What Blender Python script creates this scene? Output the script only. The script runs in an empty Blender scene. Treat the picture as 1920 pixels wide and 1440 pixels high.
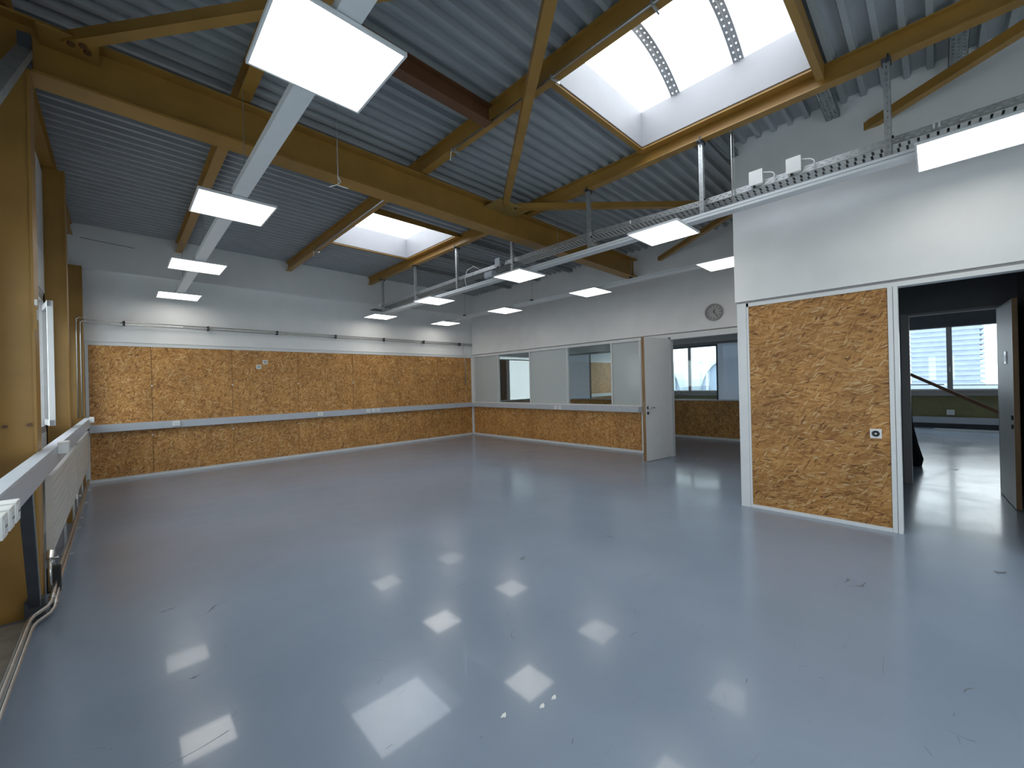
import bpy, math, random
from mathutils import Vector, Matrix
random.seed(7)
SC = bpy.context.scene
COL = SC.collection
R = math.radians

# ------------------------------------------------------------------ camera
CZ = 1.5
yaw, pitch, roll, fpx = .766482905, 6.57e-04, -2.42023583e-02, 766.258
fw = Vector((math.sin(yaw)*math.cos(pitch), math.cos(yaw)*math.cos(pitch), math.sin(pitch)))
r0 = Vector((math.cos(yaw), -math.sin(yaw), 0)); u0 = r0.cross(fw)
r2 = r0*math.cos(roll)+u0*math.sin(roll); u2 = -r0*math.sin(roll)+u0*math.cos(roll)
cam = bpy.data.cameras.new('camera'); camo = bpy.data.objects.new('camera', cam); COL.objects.link(camo)
camo.matrix_world = Matrix(((r2.x, u2.x, -fw.x, 0), (r2.y, u2.y, -fw.y, 0), (r2.z, u2.z, -fw.z, CZ), (0, 0, 0, 1)))
cam.sensor_width = 36; cam.lens = fpx/1920*36; cam.clip_start = .02; cam.clip_end = 900
SC.camera = camo

# ------------------------------------------------------------------ sky and exposure
SC.view_settings.view_transform = 'Standard'; SC.view_settings.look = 'None'
SC.view_settings.gamma = 1; SC.view_settings.exposure = 0.68
try: SC.view_settings.use_curve_mapping = False
except Exception: pass
SC.cycles.max_bounces = 10; SC.cycles.diffuse_bounces = 5; SC.cycles.glossy_bounces = 4
SC.cycles.transparent_max_bounces = 16; SC.cycles.sample_clamp_indirect = 4.0
SC.cycles.caustics_reflective = False; SC.cycles.caustics_refractive = False
SC.cycles.use_light_tree = True
SKY = 1.6
LAMP = 3.5
W_ = bpy.data.worlds.new('overcast_sky'); SC.world = W_; W_.use_nodes = True
nt = W_.node_tree; nt.nodes.clear()
def N(nt, t, **k):
    n = nt.nodes.new(t)
    for a, b in k.items():
        if a.startswith('_'): setattr(n, a[1:], b)
        else: n.inputs[a].default_value = b
    return n
out = N(nt, 'ShaderNodeOutputWorld'); bg = N(nt, 'ShaderNodeBackground')
tc = N(nt, 'ShaderNodeTexCoord'); sep = N(nt, 'ShaderNodeSeparateXYZ')
nt.links.new(tc.outputs['Generated'], sep.inputs[0])
mr = N(nt, 'ShaderNodeMapRange'); mr.inputs[1].default_value = 0; mr.inputs[2].default_value = 1
mr.inputs[3].default_value = 1.6*SKY; mr.inputs[4].default_value = 2.2*SKY      # bright thin overcast
nt.links.new(sep.outputs[2], mr.inputs[0])
mp = N(nt, 'ShaderNodeMapping'); mp.inputs['Scale'].default_value = (2.2, 2.2, 9)
nz = N(nt, 'ShaderNodeTexNoise', Scale=2.3, Detail=6.0, Roughness=.6)
nt.links.new(tc.outputs['Generated'], mp.inputs[0]); nt.links.new(mp.outputs[0], nz.inputs['Vector'])
cr = N(nt, 'ShaderNodeValToRGB'); e = cr.color_ramp.elements
e[0].position = .40; e[0].color = (.80, .89, 1.0, 1); e[1].position = .58; e[1].color = (.98, .99, 1.0, 1)
nt.links.new(nz.outputs[0], cr.inputs[0]); nt.links.new(cr.outputs[0], bg.inputs[0])
nt.links.new(mr.outputs[0], bg.inputs[1]); nt.links.new(bg.outputs[0], out.inputs[0])
def portal(name, loc, rot, sx, sy):
    l = bpy.data.lights.new(name, 'AREA'); l.shape = 'RECTANGLE'; l.size = sx; l.size_y = sy
    l.cycles.is_portal = True
    o = bpy.data.objects.new(name, l); COL.objects.link(o); o.location = loc; o.rotation_euler = rot
portal('sky_portal', (3.62, 1.52, 4.64), (0, 0, 0), 1.66, 1.66)
portal('sky_portal', (3.62, 6.86, 4.64), (0, 0, 0), 1.66, 1.72)
portal('sky_portal', (2.45, -3.12, 1.85), (R(90), 0, R(180)), 5.4, 1.75)
portal('sky_portal', (-.80, 3.4, 1.86), (0, R(-90), 0), 1.52, 12.6)
portal('sky_portal', (16.55, 3.8, 1.95), (0, R(90), 0), 1.8, 12.2)

# ------------------------------------------------------------------ materials
def mat(name, col=(.8, .8, .8), rough=.5, metal=0, spec=.5, noise=0, nscale=8, bump=0, bscale=60, coat=0, nstretch=None):
    m = bpy.data.materials.new(name); m.use_nodes = True; nt = m.node_tree; b = nt.nodes['Principled BSDF']
    b.inputs['Base Color'].default_value = (*col, 1); b.inputs['Roughness'].default_value = rough
    b.inputs['Metallic'].default_value = metal; b.inputs['Specular IOR Level'].default_value = spec
    b.inputs['Coat Weight'].default_value = coat
    t = N(nt, 'ShaderNodeTexCoord')
    if noise:
        n = N(nt, 'ShaderNodeTexNoise', Scale=nscale, Detail=5.0)
        if nstretch:
            p = N(nt, 'ShaderNodeMapping'); p.inputs['Scale'].default_value = nstretch
            nt.links.new(t.outputs['Object'], p.inputs[0]); nt.links.new(p.outputs[0], n.inputs['Vector'])
        else: nt.links.new(t.outputs['Object'], n.inputs['Vector'])
        c = N(nt, 'ShaderNodeValToRGB'); e = c.color_ramp.elements
        e[0].position = .3; e[1].position = .7
        e[0].color = (*[x*(1-noise) for x in col], 1); e[1].color = (*[min(1, x*(1+noise)) for x in col], 1)
        nt.links.new(n.outputs[0], c.inputs[0]); nt.links.new(c.outputs[0], b.inputs['Base Color'])
    if bump:
        n = N(nt, 'ShaderNodeTexNoise', Scale=bscale, Detail=4.0)
        nt.links.new(t.outputs['Object'], n.inputs['Vector'])
        bp = N(nt, 'ShaderNodeBump', Strength=bump, Distance=.01)
        nt.links.new(n.outputs[0], bp.inputs['Height']); nt.links.new(bp.outputs[0], b.inputs['Normal'])
    return m
M = {}
M['wall'] = mat('white_wall_paint', (.84, .84, .83), .6, noise=.03, nscale=3, bump=.15, bscale=180)
M['wall2'] = mat('grey_white_wall_paint', (.70, .70, .70), .6, noise=.04, nscale=2)
M['trim'] = mat('white_lacquered_trim', (.74, .75, .75), .35, noise=.02)
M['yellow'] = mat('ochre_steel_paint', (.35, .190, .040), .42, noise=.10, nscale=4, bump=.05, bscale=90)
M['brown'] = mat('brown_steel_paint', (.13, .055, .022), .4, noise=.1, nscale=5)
M['deck'] = mat('grey_deck_coating', (.36, .385, .395), .42, noise=.06, nscale=3)
M['galv'] = mat('galvanised_steel', (.52, .54, .55), .38, metal=.75, noise=.18, nscale=30)
M['galvd'] = mat('dull_galvanised_steel', (.30, .33, .34), .5, metal=.6, noise=.2, nscale=25)
M['steel'] = mat('bright_pipe_metal', (.62, .62, .60), .25, metal=.9, noise=.1, nscale=12)
M['dark'] = mat('dark_grey_metal', (.05, .055, .065), .5, noise=.15)
M['black'] = mat('black_plastic', (.015, .015, .016), .5, noise=.1)
M['duct'] = mat('grey_cable_duct_plastic', (.50, .53, .58), .35, noise=.03)
M['socket'] = mat('white_socket_plastic', (.80, .80, .78), .35, noise=.02)
M['lampw'] = mat('white_lamp_metal', (.72, .74, .75), .4, noise=.02)
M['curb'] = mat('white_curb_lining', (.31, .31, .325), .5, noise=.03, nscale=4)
M['door'] = mat('light_grey_door_laminate', (.80, .80, .79), .45, noise=.02)
M['wood'] = mat('door_edge_wood', (.28, .16, .07), .5, noise=.25, nscale=20, nstretch=(1, 1, .1))
M['rad'] = mat('radiator_enamel', (.62, .60, .56), .4, noise=.03)
M['frame'] = mat('window_frame_grey', (.30, .29, .29), .45, noise=.05)
M['frameW'] = mat('window_frame_white', (.70, .70, .70), .4, noise=.03)
M['alu'] = mat('brushed_aluminium', (.6, .6, .6), .35, metal=.8, noise=.1, nscale=15)
M['clockface'] = mat('clock_dial', (.42, .43, .41), .5, noise=.03)
M['gus'] = mat('ochre_gusset_paint', (.36, .24, .08), .45, noise=.12)
M['parapet'] = mat('olive_yellow_parapet', (.22, .20, .09), .6, noise=.08)
M['cloth'] = mat('black_cloth', (.008, .008, .009), .9, bump=.5, bscale=20)
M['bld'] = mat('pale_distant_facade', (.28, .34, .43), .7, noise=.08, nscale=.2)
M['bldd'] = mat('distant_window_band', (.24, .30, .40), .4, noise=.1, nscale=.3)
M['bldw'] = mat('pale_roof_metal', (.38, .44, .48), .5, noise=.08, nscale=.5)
M['ground'] = mat('pale_ground', (.40, .42, .42), .8, noise=.2, nscale=.05)
M['lobby'] = mat('lobby_shade_grey', (.16, .165, .17), .6, noise=.04)  # the lobby's lack of light is painted in as a darker grey
M['plate'] = mat('beige_floor_plate', (.30, .27, .22), .6, noise=.2)

def emis(name, col, s):
    m = bpy.data.materials.new(name); m.use_nodes = True; nt = m.node_tree; nt.nodes.clear()
    o = N(nt, 'ShaderNodeOutputMaterial'); e = N(nt, 'ShaderNodeEmission'); e.inputs[0].default_value = (*col, 1); e.inputs[1].default_value = s
    nt.links.new(e.outputs[0], o.inputs[0]); return m
M['lamp'] = emis('lit_diffuser', (1.0, .97, .90), LAMP)

def glass(name, trans, tcol, translu=0, lcol=(.8, .9, .9), gloss=.08, grough=.02):
    m = bpy.data.materials.new(name); m.use_nodes = True; nt = m.node_tree; nt.nodes.clear()
    o = N(nt, 'ShaderNodeOutputMaterial'); t = N(nt, 'ShaderNodeBsdfTransparent'); t.inputs[0].default_value = (*tcol, 1)
    last = t.outputs[0]
    if translu:
        l = N(nt, 'ShaderNodeBsdfTranslucent'); l.inputs[0].default_value = (*lcol, 1)
        d = N(nt, 'ShaderNodeBsdfDiffuse'); d.inputs[0].default_value = (*[x*.88 for x in lcol], 1)
        m0 = N(nt, 'ShaderNodeMixShader'); m0.inputs[0].default_value = .5
        nt.links.new(l.outputs[0], m0.inputs[1]); nt.links.new(d.outputs[0], m0.inputs[2])
        m1 = N(nt, 'ShaderNodeMixShader'); m1.inputs[0].default_value = translu
        nt.links.new(last, m1.inputs[1]); nt.links.new(m0.outputs[0], m1.inputs[2]); last = m1.outputs[0]
    g = N(nt, 'ShaderNodeBsdfGlossy'); g.inputs['Roughness'].default_value = grough
    m2 = N(nt, 'ShaderNodeMixShader'); m2.inputs[0].default_value = gloss
    nt.links.new(last, m2.inputs[1]); nt.links.new(g.outputs[0], m2.inputs[2]); nt.links.new(m2.outputs[0], o.inputs[0])
    return m
M['clear'] = glass('clear_glass', 1, (.93, .97, .97), gloss=.07)
M['frost'] = glass('frosted_glass', 1, (.7, .75, .75), translu=.93, lcol=(.90, .93, .92), gloss=.05, grough=.15)
M['frostb'] = glass('back_lit_frosted_glass', 1, (.8, .88, 1.0), translu=.86, lcol=(.90, .95, 1.0), gloss=.05, grough=.15)
M['poly'] = glass('skylight_polycarbonate', 1, (.97, .99, 1.0), gloss=.03, grough=.2)

def osb_mat(name, angles, tint=1.0):
    """strand board: four overlaid layers of long thin chips, each with its own direction"""
    m = bpy.data.materials.new(name); m.use_nodes = True; nt = m.node_tree; b = nt.nodes['Principled BSDF']
    L = nt.links.new
    t = N(nt, 'ShaderNodeTexCoord'); s = N(nt, 'ShaderNodeSeparateXYZ'); L(t.outputs['Object'], s.inputs[0])
    oi = N(nt, 'ShaderNodeObjectInfo')
    a = N(nt, 'ShaderNodeMath', _operation='ADD'); L(s.outputs[0], a.inputs[0]); L(s.outputs[1], a.inputs[1])
    off = N(nt, 'ShaderNodeMath', _operation='MULTIPLY_ADD'); off.inputs[1].default_value = 7.3; L(oi.outputs['Random'], off.inputs[0]); L(a.outputs[0], off.inputs[2])
    c = N(nt, 'ShaderNodeCombineXYZ'); L(off.outputs[0], c.inputs[0]); L(s.outputs[2], c.inputs[1])
    wn = N(nt, 'ShaderNodeTexNoise', Scale=5.0, Detail=2.0); L(c.outputs[0], wn.inputs['Vector'])
    wm = N(nt, 'ShaderNodeVectorMath', _operation='SCALE'); wm.inputs['Scale'].default_value = .035; L(wn.outputs['Color'], wm.inputs[0])
    wa = N(nt, 'ShaderNodeVectorMath', _operation='ADD'); L(c.outputs[0], wa.inputs[0]); L(wm.outputs[0], wa.inputs[1])
    base = None; hgt = None
    for i, an in enumerate(angles):
        rot = N(nt, 'ShaderNodeMapping', _vector_type='POINT'); rot.inputs['Rotation'].default_value = (0, 0, R(an)); rot.inputs['Location'].default_value = (i*3.7, i*1.9, 0)
        L(wa.outputs[0], rot.inputs[0])
        sc = N(nt, 'ShaderNodeMapping', _vector_type='POINT'); sc.inputs['Scale'].default_value = (11+i*2, 62+i*9, 1); L(rot.outputs[0], sc.inputs[0])
        v = N(nt, 'ShaderNodeTexVoronoi', Scale=1.0, Randomness=1.0, _voronoi_dimensions='2D'); L(sc.outputs[0], v.inputs['Vector'])
        sp = N(nt, 'ShaderNodeSeparateColor'); L(v.outputs['Color'], sp.inputs[0])
        r = N(nt, 'ShaderNodeValToRGB'); el = r.color_ramp.elements
        cols = [(0, (.17, .072, .022)), (.12, (.33, .148, .040)), (.5, (.455, .222, .066)), (.88, (.56, .30, .10)), (1, (.62, .43, .22))]
        el[0].position = 0; el[0].color = (*[x*tint for x in cols[0][1]], 1); el[1].position = 1; el[1].color = (*[x*tint for x in cols[4][1]], 1)
        for p, q in cols[1:4]:
            n = el.new(p); n.color = (*[x*tint for x in q], 1)
        L(sp.outputs[0], r.inputs[0])
        if base is None: base = r.outputs[0]; hgt = sp.outputs[1]
        else:
            g = N(nt, 'ShaderNodeMath', _operation='GREATER_THAN'); g.inputs[1].default_value = (.0, .5, .62, .78)[i]; L(sp.outputs[1], g.inputs[0])
            mx = N(nt, 'ShaderNodeMix', _data_type='RGBA'); L(g.outputs[0], mx.inputs[0]); L(base, mx.inputs[6]); L(r.outputs[0], mx.inputs[7]); base = mx.outputs[2]
            mh = N(nt, 'ShaderNodeMix', _data_type='FLOAT'); L(g.outputs[0], mh.inputs[0]); L(hgt, mh.inputs[2]); L(sp.outputs[2], mh.inputs[3]); hgt = mh.outputs[0]
    fn = N(nt, 'ShaderNodeTexNoise', Scale=2.5, Detail=3.0); L(c.outputs[0], fn.inputs['Vector'])
    hs = N(nt, 'ShaderNodeHueSaturation'); L(base, hs.inputs['Color'])
    ma = N(nt, 'ShaderNodeMapRange'); ma.inputs[1].default_value = .3; ma.inputs[2].default_value = .7; ma.inputs[3].default_value = .85; ma.inputs[4].default_value = 1.15
    L(fn.outputs[0], ma.inputs[0]); L(ma.outputs[0], hs.inputs['Value']); L(hs.outputs[0], b.inputs['Base Color'])
    bp = N(nt, 'ShaderNodeBump', Strength=.35, Distance=.002); L(hgt, bp.inputs['Height']); L(bp.outputs[0], b.inputs['Normal'])
    b.inputs['Roughness'].default_value = .5; b.inputs['Specular IOR Level'].default_value = .35
    return m
M['osbv'] = osb_mat('strand_board', (70, 20, 110, 150), 1.14)
M['osbh'] = osb_mat('strand_board_lengthwise', (4, -14, 18, 60), .89)

def floor_mat():
    m = bpy.data.materials.new('blue_grey_epoxy_floor'); m.use_nodes = True; nt = m.node_tree; b = nt.nodes['Principled BSDF']; L = nt.links.new
    t = N(nt, 'ShaderNodeTexCoord')
    n = N(nt, 'ShaderNodeTexNoise', Scale=.8, Detail=6.0, Roughness=.6); L(t.outputs['Object'], n.inputs['Vector'])
    r = N(nt, 'ShaderNodeValToRGB'); e = r.color_ramp.elements; e[0].position = .3; e[1].position = .72
    e[0].color = (.235, .285, .36, 1); e[1].color = (.28, .335, .42, 1); L(n.outputs[0], r.inputs[0])
    # fine scratches: thin level lines of stretched noise, in patches
    sc = None
    for k, (rot, sx, sy, w) in enumerate(((25, .9, 2.4, .0022), (70, .8, 2.2, .002), (-35, 1.3, 3.4, .003))):
        mp = N(nt, 'ShaderNodeMapping'); mp.inputs['Rotation'].default_value = (0, 0, R(rot)); mp.inputs['Scale'].default_value = (sx, sy, 1); mp.inputs['Location'].default_value = (k*9, k*4, 0)
        L(t.outputs['Object'], mp.inputs[0])
        q = N(nt, 'ShaderNodeTexNoise', Scale=1.1, Detail=1.0); L(mp.outputs[0], q.inputs['Vector'])
        s1 = N(nt, 'ShaderNodeMath', _operation='SUBTRACT'); s1.inputs[1].default_value = .5; L(q.outputs[0], s1.inputs[0])
        s2 = N(nt, 'ShaderNodeMath', _operation='ABSOLUTE'); L(s1.outputs[0], s2.inputs[0])
        s3 = N(nt, 'ShaderNodeMath', _operation='LESS_THAN'); s3.inputs[1].default_value = w*.42; L(s2.outputs[0], s3.inputs[0])
        pn = N(nt, 'ShaderNodeTexNoise', Scale=2.7+k, Detail=3.0); L(mp.outputs[0], pn.inputs['Vector'])
        pg = N(nt, 'ShaderNodeMath', _operation='GREATER_THAN'); pg.inputs[1].default_value = .61; L(pn.outputs[0], pg.inputs[0])
        s4 = N(nt, 'ShaderNodeMath', _operation='MULTIPLY'); L(s3.outputs[0], s4.inputs[0]); L(pg.outputs[0], s4.inputs[1])
        if sc is None: sc = s4.outputs[0]
        else:
            mx = N(nt, 'ShaderNodeMath', _operation='MAXIMUM'); L(sc, mx.inputs[0]); L(s4.outputs[0], mx.inputs[1]); sc = mx.outputs[0]
    mc = N(nt, 'ShaderNodeMix', _data_type='RGBA'); mc.inputs[7].default_value = (.14, .16, .19, 1)
    L(sc, mc.inputs[0]); L(r.outputs[0], mc.inputs[6]); L(mc.outputs[2], b.inputs['Base Color'])
    rn = N(nt, 'ShaderNodeTexNoise', Scale=1.5, Detail=7.0, Roughness=.7); L(t.outputs['Object'], rn.inputs['Vector'])
    rr = N(nt, 'ShaderNodeMapRange'); rr.inputs[1].default_value = .35; rr.inputs[2].default_value = .7; rr.inputs[3].default_value = .17; rr.inputs[4].default_value = .27
    L(rn.outputs[0], rr.inputs[0])
    ra = N(nt, 'ShaderNodeMath', _operation='MULTIPLY_ADD'); ra.inputs[1].default_value = .3; L(sc, ra.inputs[0]); L(rr.outputs[0], ra.inputs[2]); L(ra.outputs[0], b.inputs['Roughness'])
    bn = N(nt, 'ShaderNodeTexNoise', Scale=35.0, Detail=3.0); L(t.outputs['Object'], bn.inputs['Vector'])
    bp = N(nt, 'ShaderNodeBump', Strength=.06, Distance=.004); L(bn.outputs[0], bp.inputs['Height']); L(bp.outputs[0], b.inputs['Normal'])
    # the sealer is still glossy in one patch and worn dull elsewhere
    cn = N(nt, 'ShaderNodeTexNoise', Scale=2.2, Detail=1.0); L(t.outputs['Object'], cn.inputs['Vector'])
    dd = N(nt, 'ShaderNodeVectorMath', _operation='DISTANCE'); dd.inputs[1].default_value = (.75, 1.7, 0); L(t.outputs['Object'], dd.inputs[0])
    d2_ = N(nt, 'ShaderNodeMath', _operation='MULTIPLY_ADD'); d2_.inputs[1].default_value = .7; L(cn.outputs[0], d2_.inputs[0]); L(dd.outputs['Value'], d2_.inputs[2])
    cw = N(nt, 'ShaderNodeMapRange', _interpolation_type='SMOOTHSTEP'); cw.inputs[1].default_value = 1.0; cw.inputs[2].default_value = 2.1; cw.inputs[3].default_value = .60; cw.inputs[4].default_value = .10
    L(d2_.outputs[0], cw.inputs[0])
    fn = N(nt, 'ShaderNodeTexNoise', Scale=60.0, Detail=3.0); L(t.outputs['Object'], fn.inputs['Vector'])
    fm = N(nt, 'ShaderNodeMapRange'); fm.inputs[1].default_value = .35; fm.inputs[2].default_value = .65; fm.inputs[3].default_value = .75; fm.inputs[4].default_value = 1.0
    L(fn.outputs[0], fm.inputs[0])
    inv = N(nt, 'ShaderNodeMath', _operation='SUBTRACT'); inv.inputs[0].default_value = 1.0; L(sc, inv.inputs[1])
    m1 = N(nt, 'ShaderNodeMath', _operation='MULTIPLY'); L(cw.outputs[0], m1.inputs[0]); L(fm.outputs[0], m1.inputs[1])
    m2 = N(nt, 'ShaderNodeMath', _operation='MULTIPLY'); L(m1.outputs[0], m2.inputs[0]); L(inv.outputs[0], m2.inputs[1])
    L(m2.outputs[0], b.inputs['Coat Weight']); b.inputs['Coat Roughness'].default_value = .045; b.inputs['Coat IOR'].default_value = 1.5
    b.inputs['Specular IOR Level'].default_value = .36; b.inputs['IOR'].default_value = 1.5
    return m
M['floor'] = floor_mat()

# ------------------------------------------------------------------ mesh helpers
WL = {}
class MB:
    def __init__(s): s.v = []; s.f = []; s.e = []
    def box(s, x0, x1, y0, y1, z0, z1):
        b = len(s.v)
        s.v += [(x, y, z) for z in (z0, z1) for y in (y0, y1) for x in (x0, x1)]
        s.f += [tuple(b+i for i in q) for q in ((0, 2, 3, 1), (4, 5, 7, 6), (0, 1, 5, 4), (2, 6, 7, 3), (0, 4, 6, 2), (1, 3, 7, 5))]
        return s
    def quad(s, *p):
        b = len(s.v); s.v += [tuple(q) for q in p]; s.f.append(tuple(range(b, b+len(p)))); return s
    def obox(s, o, u, v, n, a0, a1, b0, b1, c0, c1):
        o, u, v, n = map(Vector, (o, u, v, n)); b = len(s.v)
        s.v += [tuple(o+u*a+v*bb+n*c) for c in (c0, c1) for bb in (b0, b1) for a in (a0, a1)]
        s.f += [tuple(b+i for i in q) for q in ((0, 2, 3, 1), (4, 5, 7, 6), (0, 1, 5, 4), (2, 6, 7, 3), (0, 4, 6, 2), (1, 3, 7, 5))]
        return s
    def bar(s, p0, p1, w, h, up=(0, 0, 1)):
        p0, p1 = Vector(p0), Vector(p1); d = p1-p0; L = d.length; d.normalize()
        sd = d.cross(Vector(up)).normalized(); u = sd.cross(d)
        return s.obox(p0, d, sd, u, 0, L, -w/2, w/2, -h/2, h/2)
    def tube(s, pts, r, n=8, caps=True):
        pts = [Vector(p) for p in pts]; b = len(s.v); prev = None
        for i, p in enumerate(pts):
            d = ((pts[min(i+1, len(pts)-1)]-p).normalized()+(p-pts[max(i-1, 0)]).normalized())
            d.normalize()
            ref = prev if prev is not None else (Vector((0, 0, 1)) if abs(d.z) < .9 else Vector((1, 0, 0)))
            a = (ref-d*ref.dot(d)).normalized(); c = d.cross(a); prev = a
            for k in range(n):
                t = 2*math.pi*k/n; s.v.append(tuple(p+a*math.cos(t)*r+c*math.sin(t)*r))
        for i in range(len(pts)-1):
            for k in range(n):
                s.f.append((b+i*n+k, b+i*n+(k+1) % n, b+(i+1)*n+(k+1) % n, b+(i+1)*n+k))
        if caps:
            s.f.append(tuple(b+k for k in range(n))[::-1]); s.f.append(tuple(b+(len(pts)-1)*n+k for k in range(n)))
        return s
    def cyl(s, p0, p1, r, n=16): return s.tube([p0, p1], r, n)
    def perf(s, o, u, v, n, L, Wd, t, pitch, hole, rows):
        """plate with rows of slots: solid margins plus bridges between the slots"""
        ed = [0]+[x for r in rows for x in r]+[Wd]
        for i in range(0, len(ed), 2):
            if ed[i+1] > ed[i]: s.obox(o, u, v, n, 0, L, ed[i], ed[i+1], 0, t)
        for k, (a, b) in enumerate(rows):
            x = 0.0; sh = (k % 2)*pitch/2
            s.obox(o, u, v, n, 0, max(.001, sh+(pitch-hole)/2), a, b, 0, t); x = sh+(pitch-hole)/2
            while x+hole < L:
                s.obox(o, u, v, n, x+hole, min(L, x+pitch), a, b, 0, t); x += pitch
        return s
def link(name, me, m, parent=None, loc=(0, 0, 0)):
    me.materials.append(m) if not me.materials else None
    o = bpy.data.objects.new(name, me); COL.objects.link(o); o.location = loc
    if parent is not None: o.parent = parent
    return o
def obj(name, mb, m, parent=None, origin=None, smooth=False, bevel=0):
    if parent is not None:
        org = WL[parent.name]
    else:
        if origin is None:
            xs = [v[0] for v in mb.v]; ys = [v[1] for v in mb.v]; zs = [v[2] for v in mb.v]
            origin = ((min(xs)+max(xs))/2, (min(ys)+max(ys))/2, min(zs))
        org = Vector(origin)
    me = bpy.data.meshes.new(name)
    me.from_pydata([tuple(Vector(v)-org) for v in mb.v], [], mb.f); me.update()
    if smooth:
        for p in me.polygons: p.use_smooth = True
    o = link(name, me, m, parent, (0, 0, 0) if parent is not None else org)
    WL[o.name] = org
    if bevel:
        bv = o.modifiers.new('bevel', 'BEVEL'); bv.width = bevel; bv.segments = 2; bv.limit_method = 'ANGLE'
    return o
def tag(o, label=None, cat=None, group=None, kind=None):
    for k, v in (('label', label), ('category', cat), ('group', group), ('kind', kind)):
        if v: o[k] = v
    return o
def thing(name, loc, label, cat, group=None):
    o = bpy.data.objects.new(name, None); COL.objects.link(o); o.location = loc; o.empty_display_size = .1
    WL[o.name] = Vector(loc); return tag(o, label, cat, group)
def struct(name, mb, m, parent=None, origin=None):
    o = obj(name, mb, m, parent, origin)
    if parent is None: o['kind'] = 'structure'
    return o
def semp(name, loc):
    o = bpy.data.objects.new(name, None); COL.objects.link(o); o.location = loc; WL[o.name] = Vector(loc); o['kind'] = 'structure'; return o
KIDS = {}
def copy_tree(o, loc, label=None, group=None, parent=None):
    c = o.copy(); COL.objects.link(c); c.location = loc; WL[c.name] = Vector(loc)
    if label: c['label'] = label
    if group: c['group'] = group
    def rec(src, dst):
        for ch in [x for x in ALL if x.parent == src]:
            d = ch.copy(); COL.objects.link(d); d.parent = dst; rec(ch, d)
    ALL = list(COL.objects); rec(o, c); return c
B = lambda *a: MB().box(*a)

# ------------------------------------------------------------------ dimensions
F, W, P = 9.9, 7.848, 5.308          # far wall, right wall, partition
XL = -.60                            # left wall plane
YB = -3.0                            # wall behind the camera
TZ = 2.336                           # top of the board panels
RZ = lambda x: 4.30-.012*x           # underside of the roof deck
PZ = lambda x: 4.12-.012*x           # underside of the purlins

# ------------------------------------------------------------------ structure: floor and ceiling
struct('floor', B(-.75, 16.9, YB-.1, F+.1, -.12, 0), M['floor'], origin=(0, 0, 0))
ceil = semp('ceiling', (0, 0, 4.3))
pitch, bw, fl, dp = .1515, .040, .014, .052
holes = [(.69, 2.35), (5.99, 7.73)]; HX = (2.77, 4.46)
k0 = math.floor((YB+.011)/pitch); k1 = math.ceil((F-.02+.011)/pitch)
def rib_strip(mb, k, xa, xb):
    yc = -.011+pitch*k
    prof = [(yc-pitch/2, dp), (yc-bw/2-fl, dp), (yc-bw/2, 0), (yc+bw/2, 0), (yc+bw/2+fl, dp), (yc+pitch/2, dp)]
    for a, b in zip(prof[:-1], prof[1:]):
        mb.quad((xa, a[0], RZ(xa)+a[1]), (xa, b[0], RZ(xa)+b[1]), (xb, b[0], RZ(xb)+b[1]), (xb, a[0], RZ(xb)+a[1]))
for s0 in range(k0, k1, 6):
    mb = MB()
    for k in range(s0, min(s0+6, k1)):
        yc = -.011+pitch*k
        if any(a-.02 < yc < b+.02 for a, b in holes):
            rib_strip(mb, k, -.75, HX[0]); rib_strip(mb, k, HX[1], W+.08)
        else: rib_strip(mb, k, -.75, W+.08)
    o = obj('roof_sheet', mb, M['deck'], ceil)
# opaque roof build-up above the deck, open at the two skylights
mb = MB()
zz0, zz1 = 4.36, 4.50
for xa, xb, ya, yb in ((-.75, HX[0], YB, F+.1), (HX[1], W+.1, YB, F+.1), (HX[0], HX[1], YB, holes[0][0]), (HX[0], HX[1], holes[0][1], holes[1][0]), (HX[0], HX[1], holes[1][1], F+.1)):
    mb.box(xa, xb, ya, yb, zz0, zz1)
obj('roof_insulation', mb, M['wall2'], ceil)
struct('ceiling_back_rooms', B(W+.1, 16.9, YB, F+.3, 3.35, 3.45), M['wall2'])
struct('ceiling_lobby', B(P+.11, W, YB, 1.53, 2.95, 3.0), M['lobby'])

# ------------------------------------------------------------------ structure: walls
wf = struct('wall_far', MB().box(-.75, W+.1, F+.02, F+.14, 0, 4.36), M['wall'])
struct('wall_far_upper', B(-.58, W, F-.11, F+.02, 3.60, 4.34), M['wall'])
# far wall: board panels, screw caps, trims
seams = [-.36+.0, .438, 1.665, 2.895, 4.132, 5.36, 6.59, 7.823]
for a, b in zip(seams[:-1], seams[1:]):
    for z0, z1 in ((.052, .905), (.911, TZ)):
        obj('board_panel', B(a+.003, b-.003, F, F+.019, z0, z1), M['osbv'], wf, bevel=.002)
sb = MB()
for s_ in seams[1:-1]: sb.box(s_-.004, s_+.004, F+.010, F+.0199, .05, TZ)
obj('seam_backing', sb, M['brown'], wf)
for s_ in seams[1:-1]:
    for z in (.74, 1.63):
        obj('screw_cap', MB().cyl((s_, F, z), (s_, F-.006, z), .014, 12), M['socket'], wf)
struct('trim_1', B(-.40, W, F-.012, F+.02, TZ, TZ+.055), M['trim'])
struct('trim_2', B(-.40, W, F-.005, F+.02, TZ+.065, TZ+.09), M['wall'])
struct('trim_3', B(-.40, -.36, F-.012, F+.02, 0, TZ), M['trim'])
struct('trim_4', B(7.80, W-.012, F-.012, F, .05, TZ), M['trim'])
struct('baseboard_far', B(-.36, W-.03, F-.012, F+.02, 0, .05), M['trim'])

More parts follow.
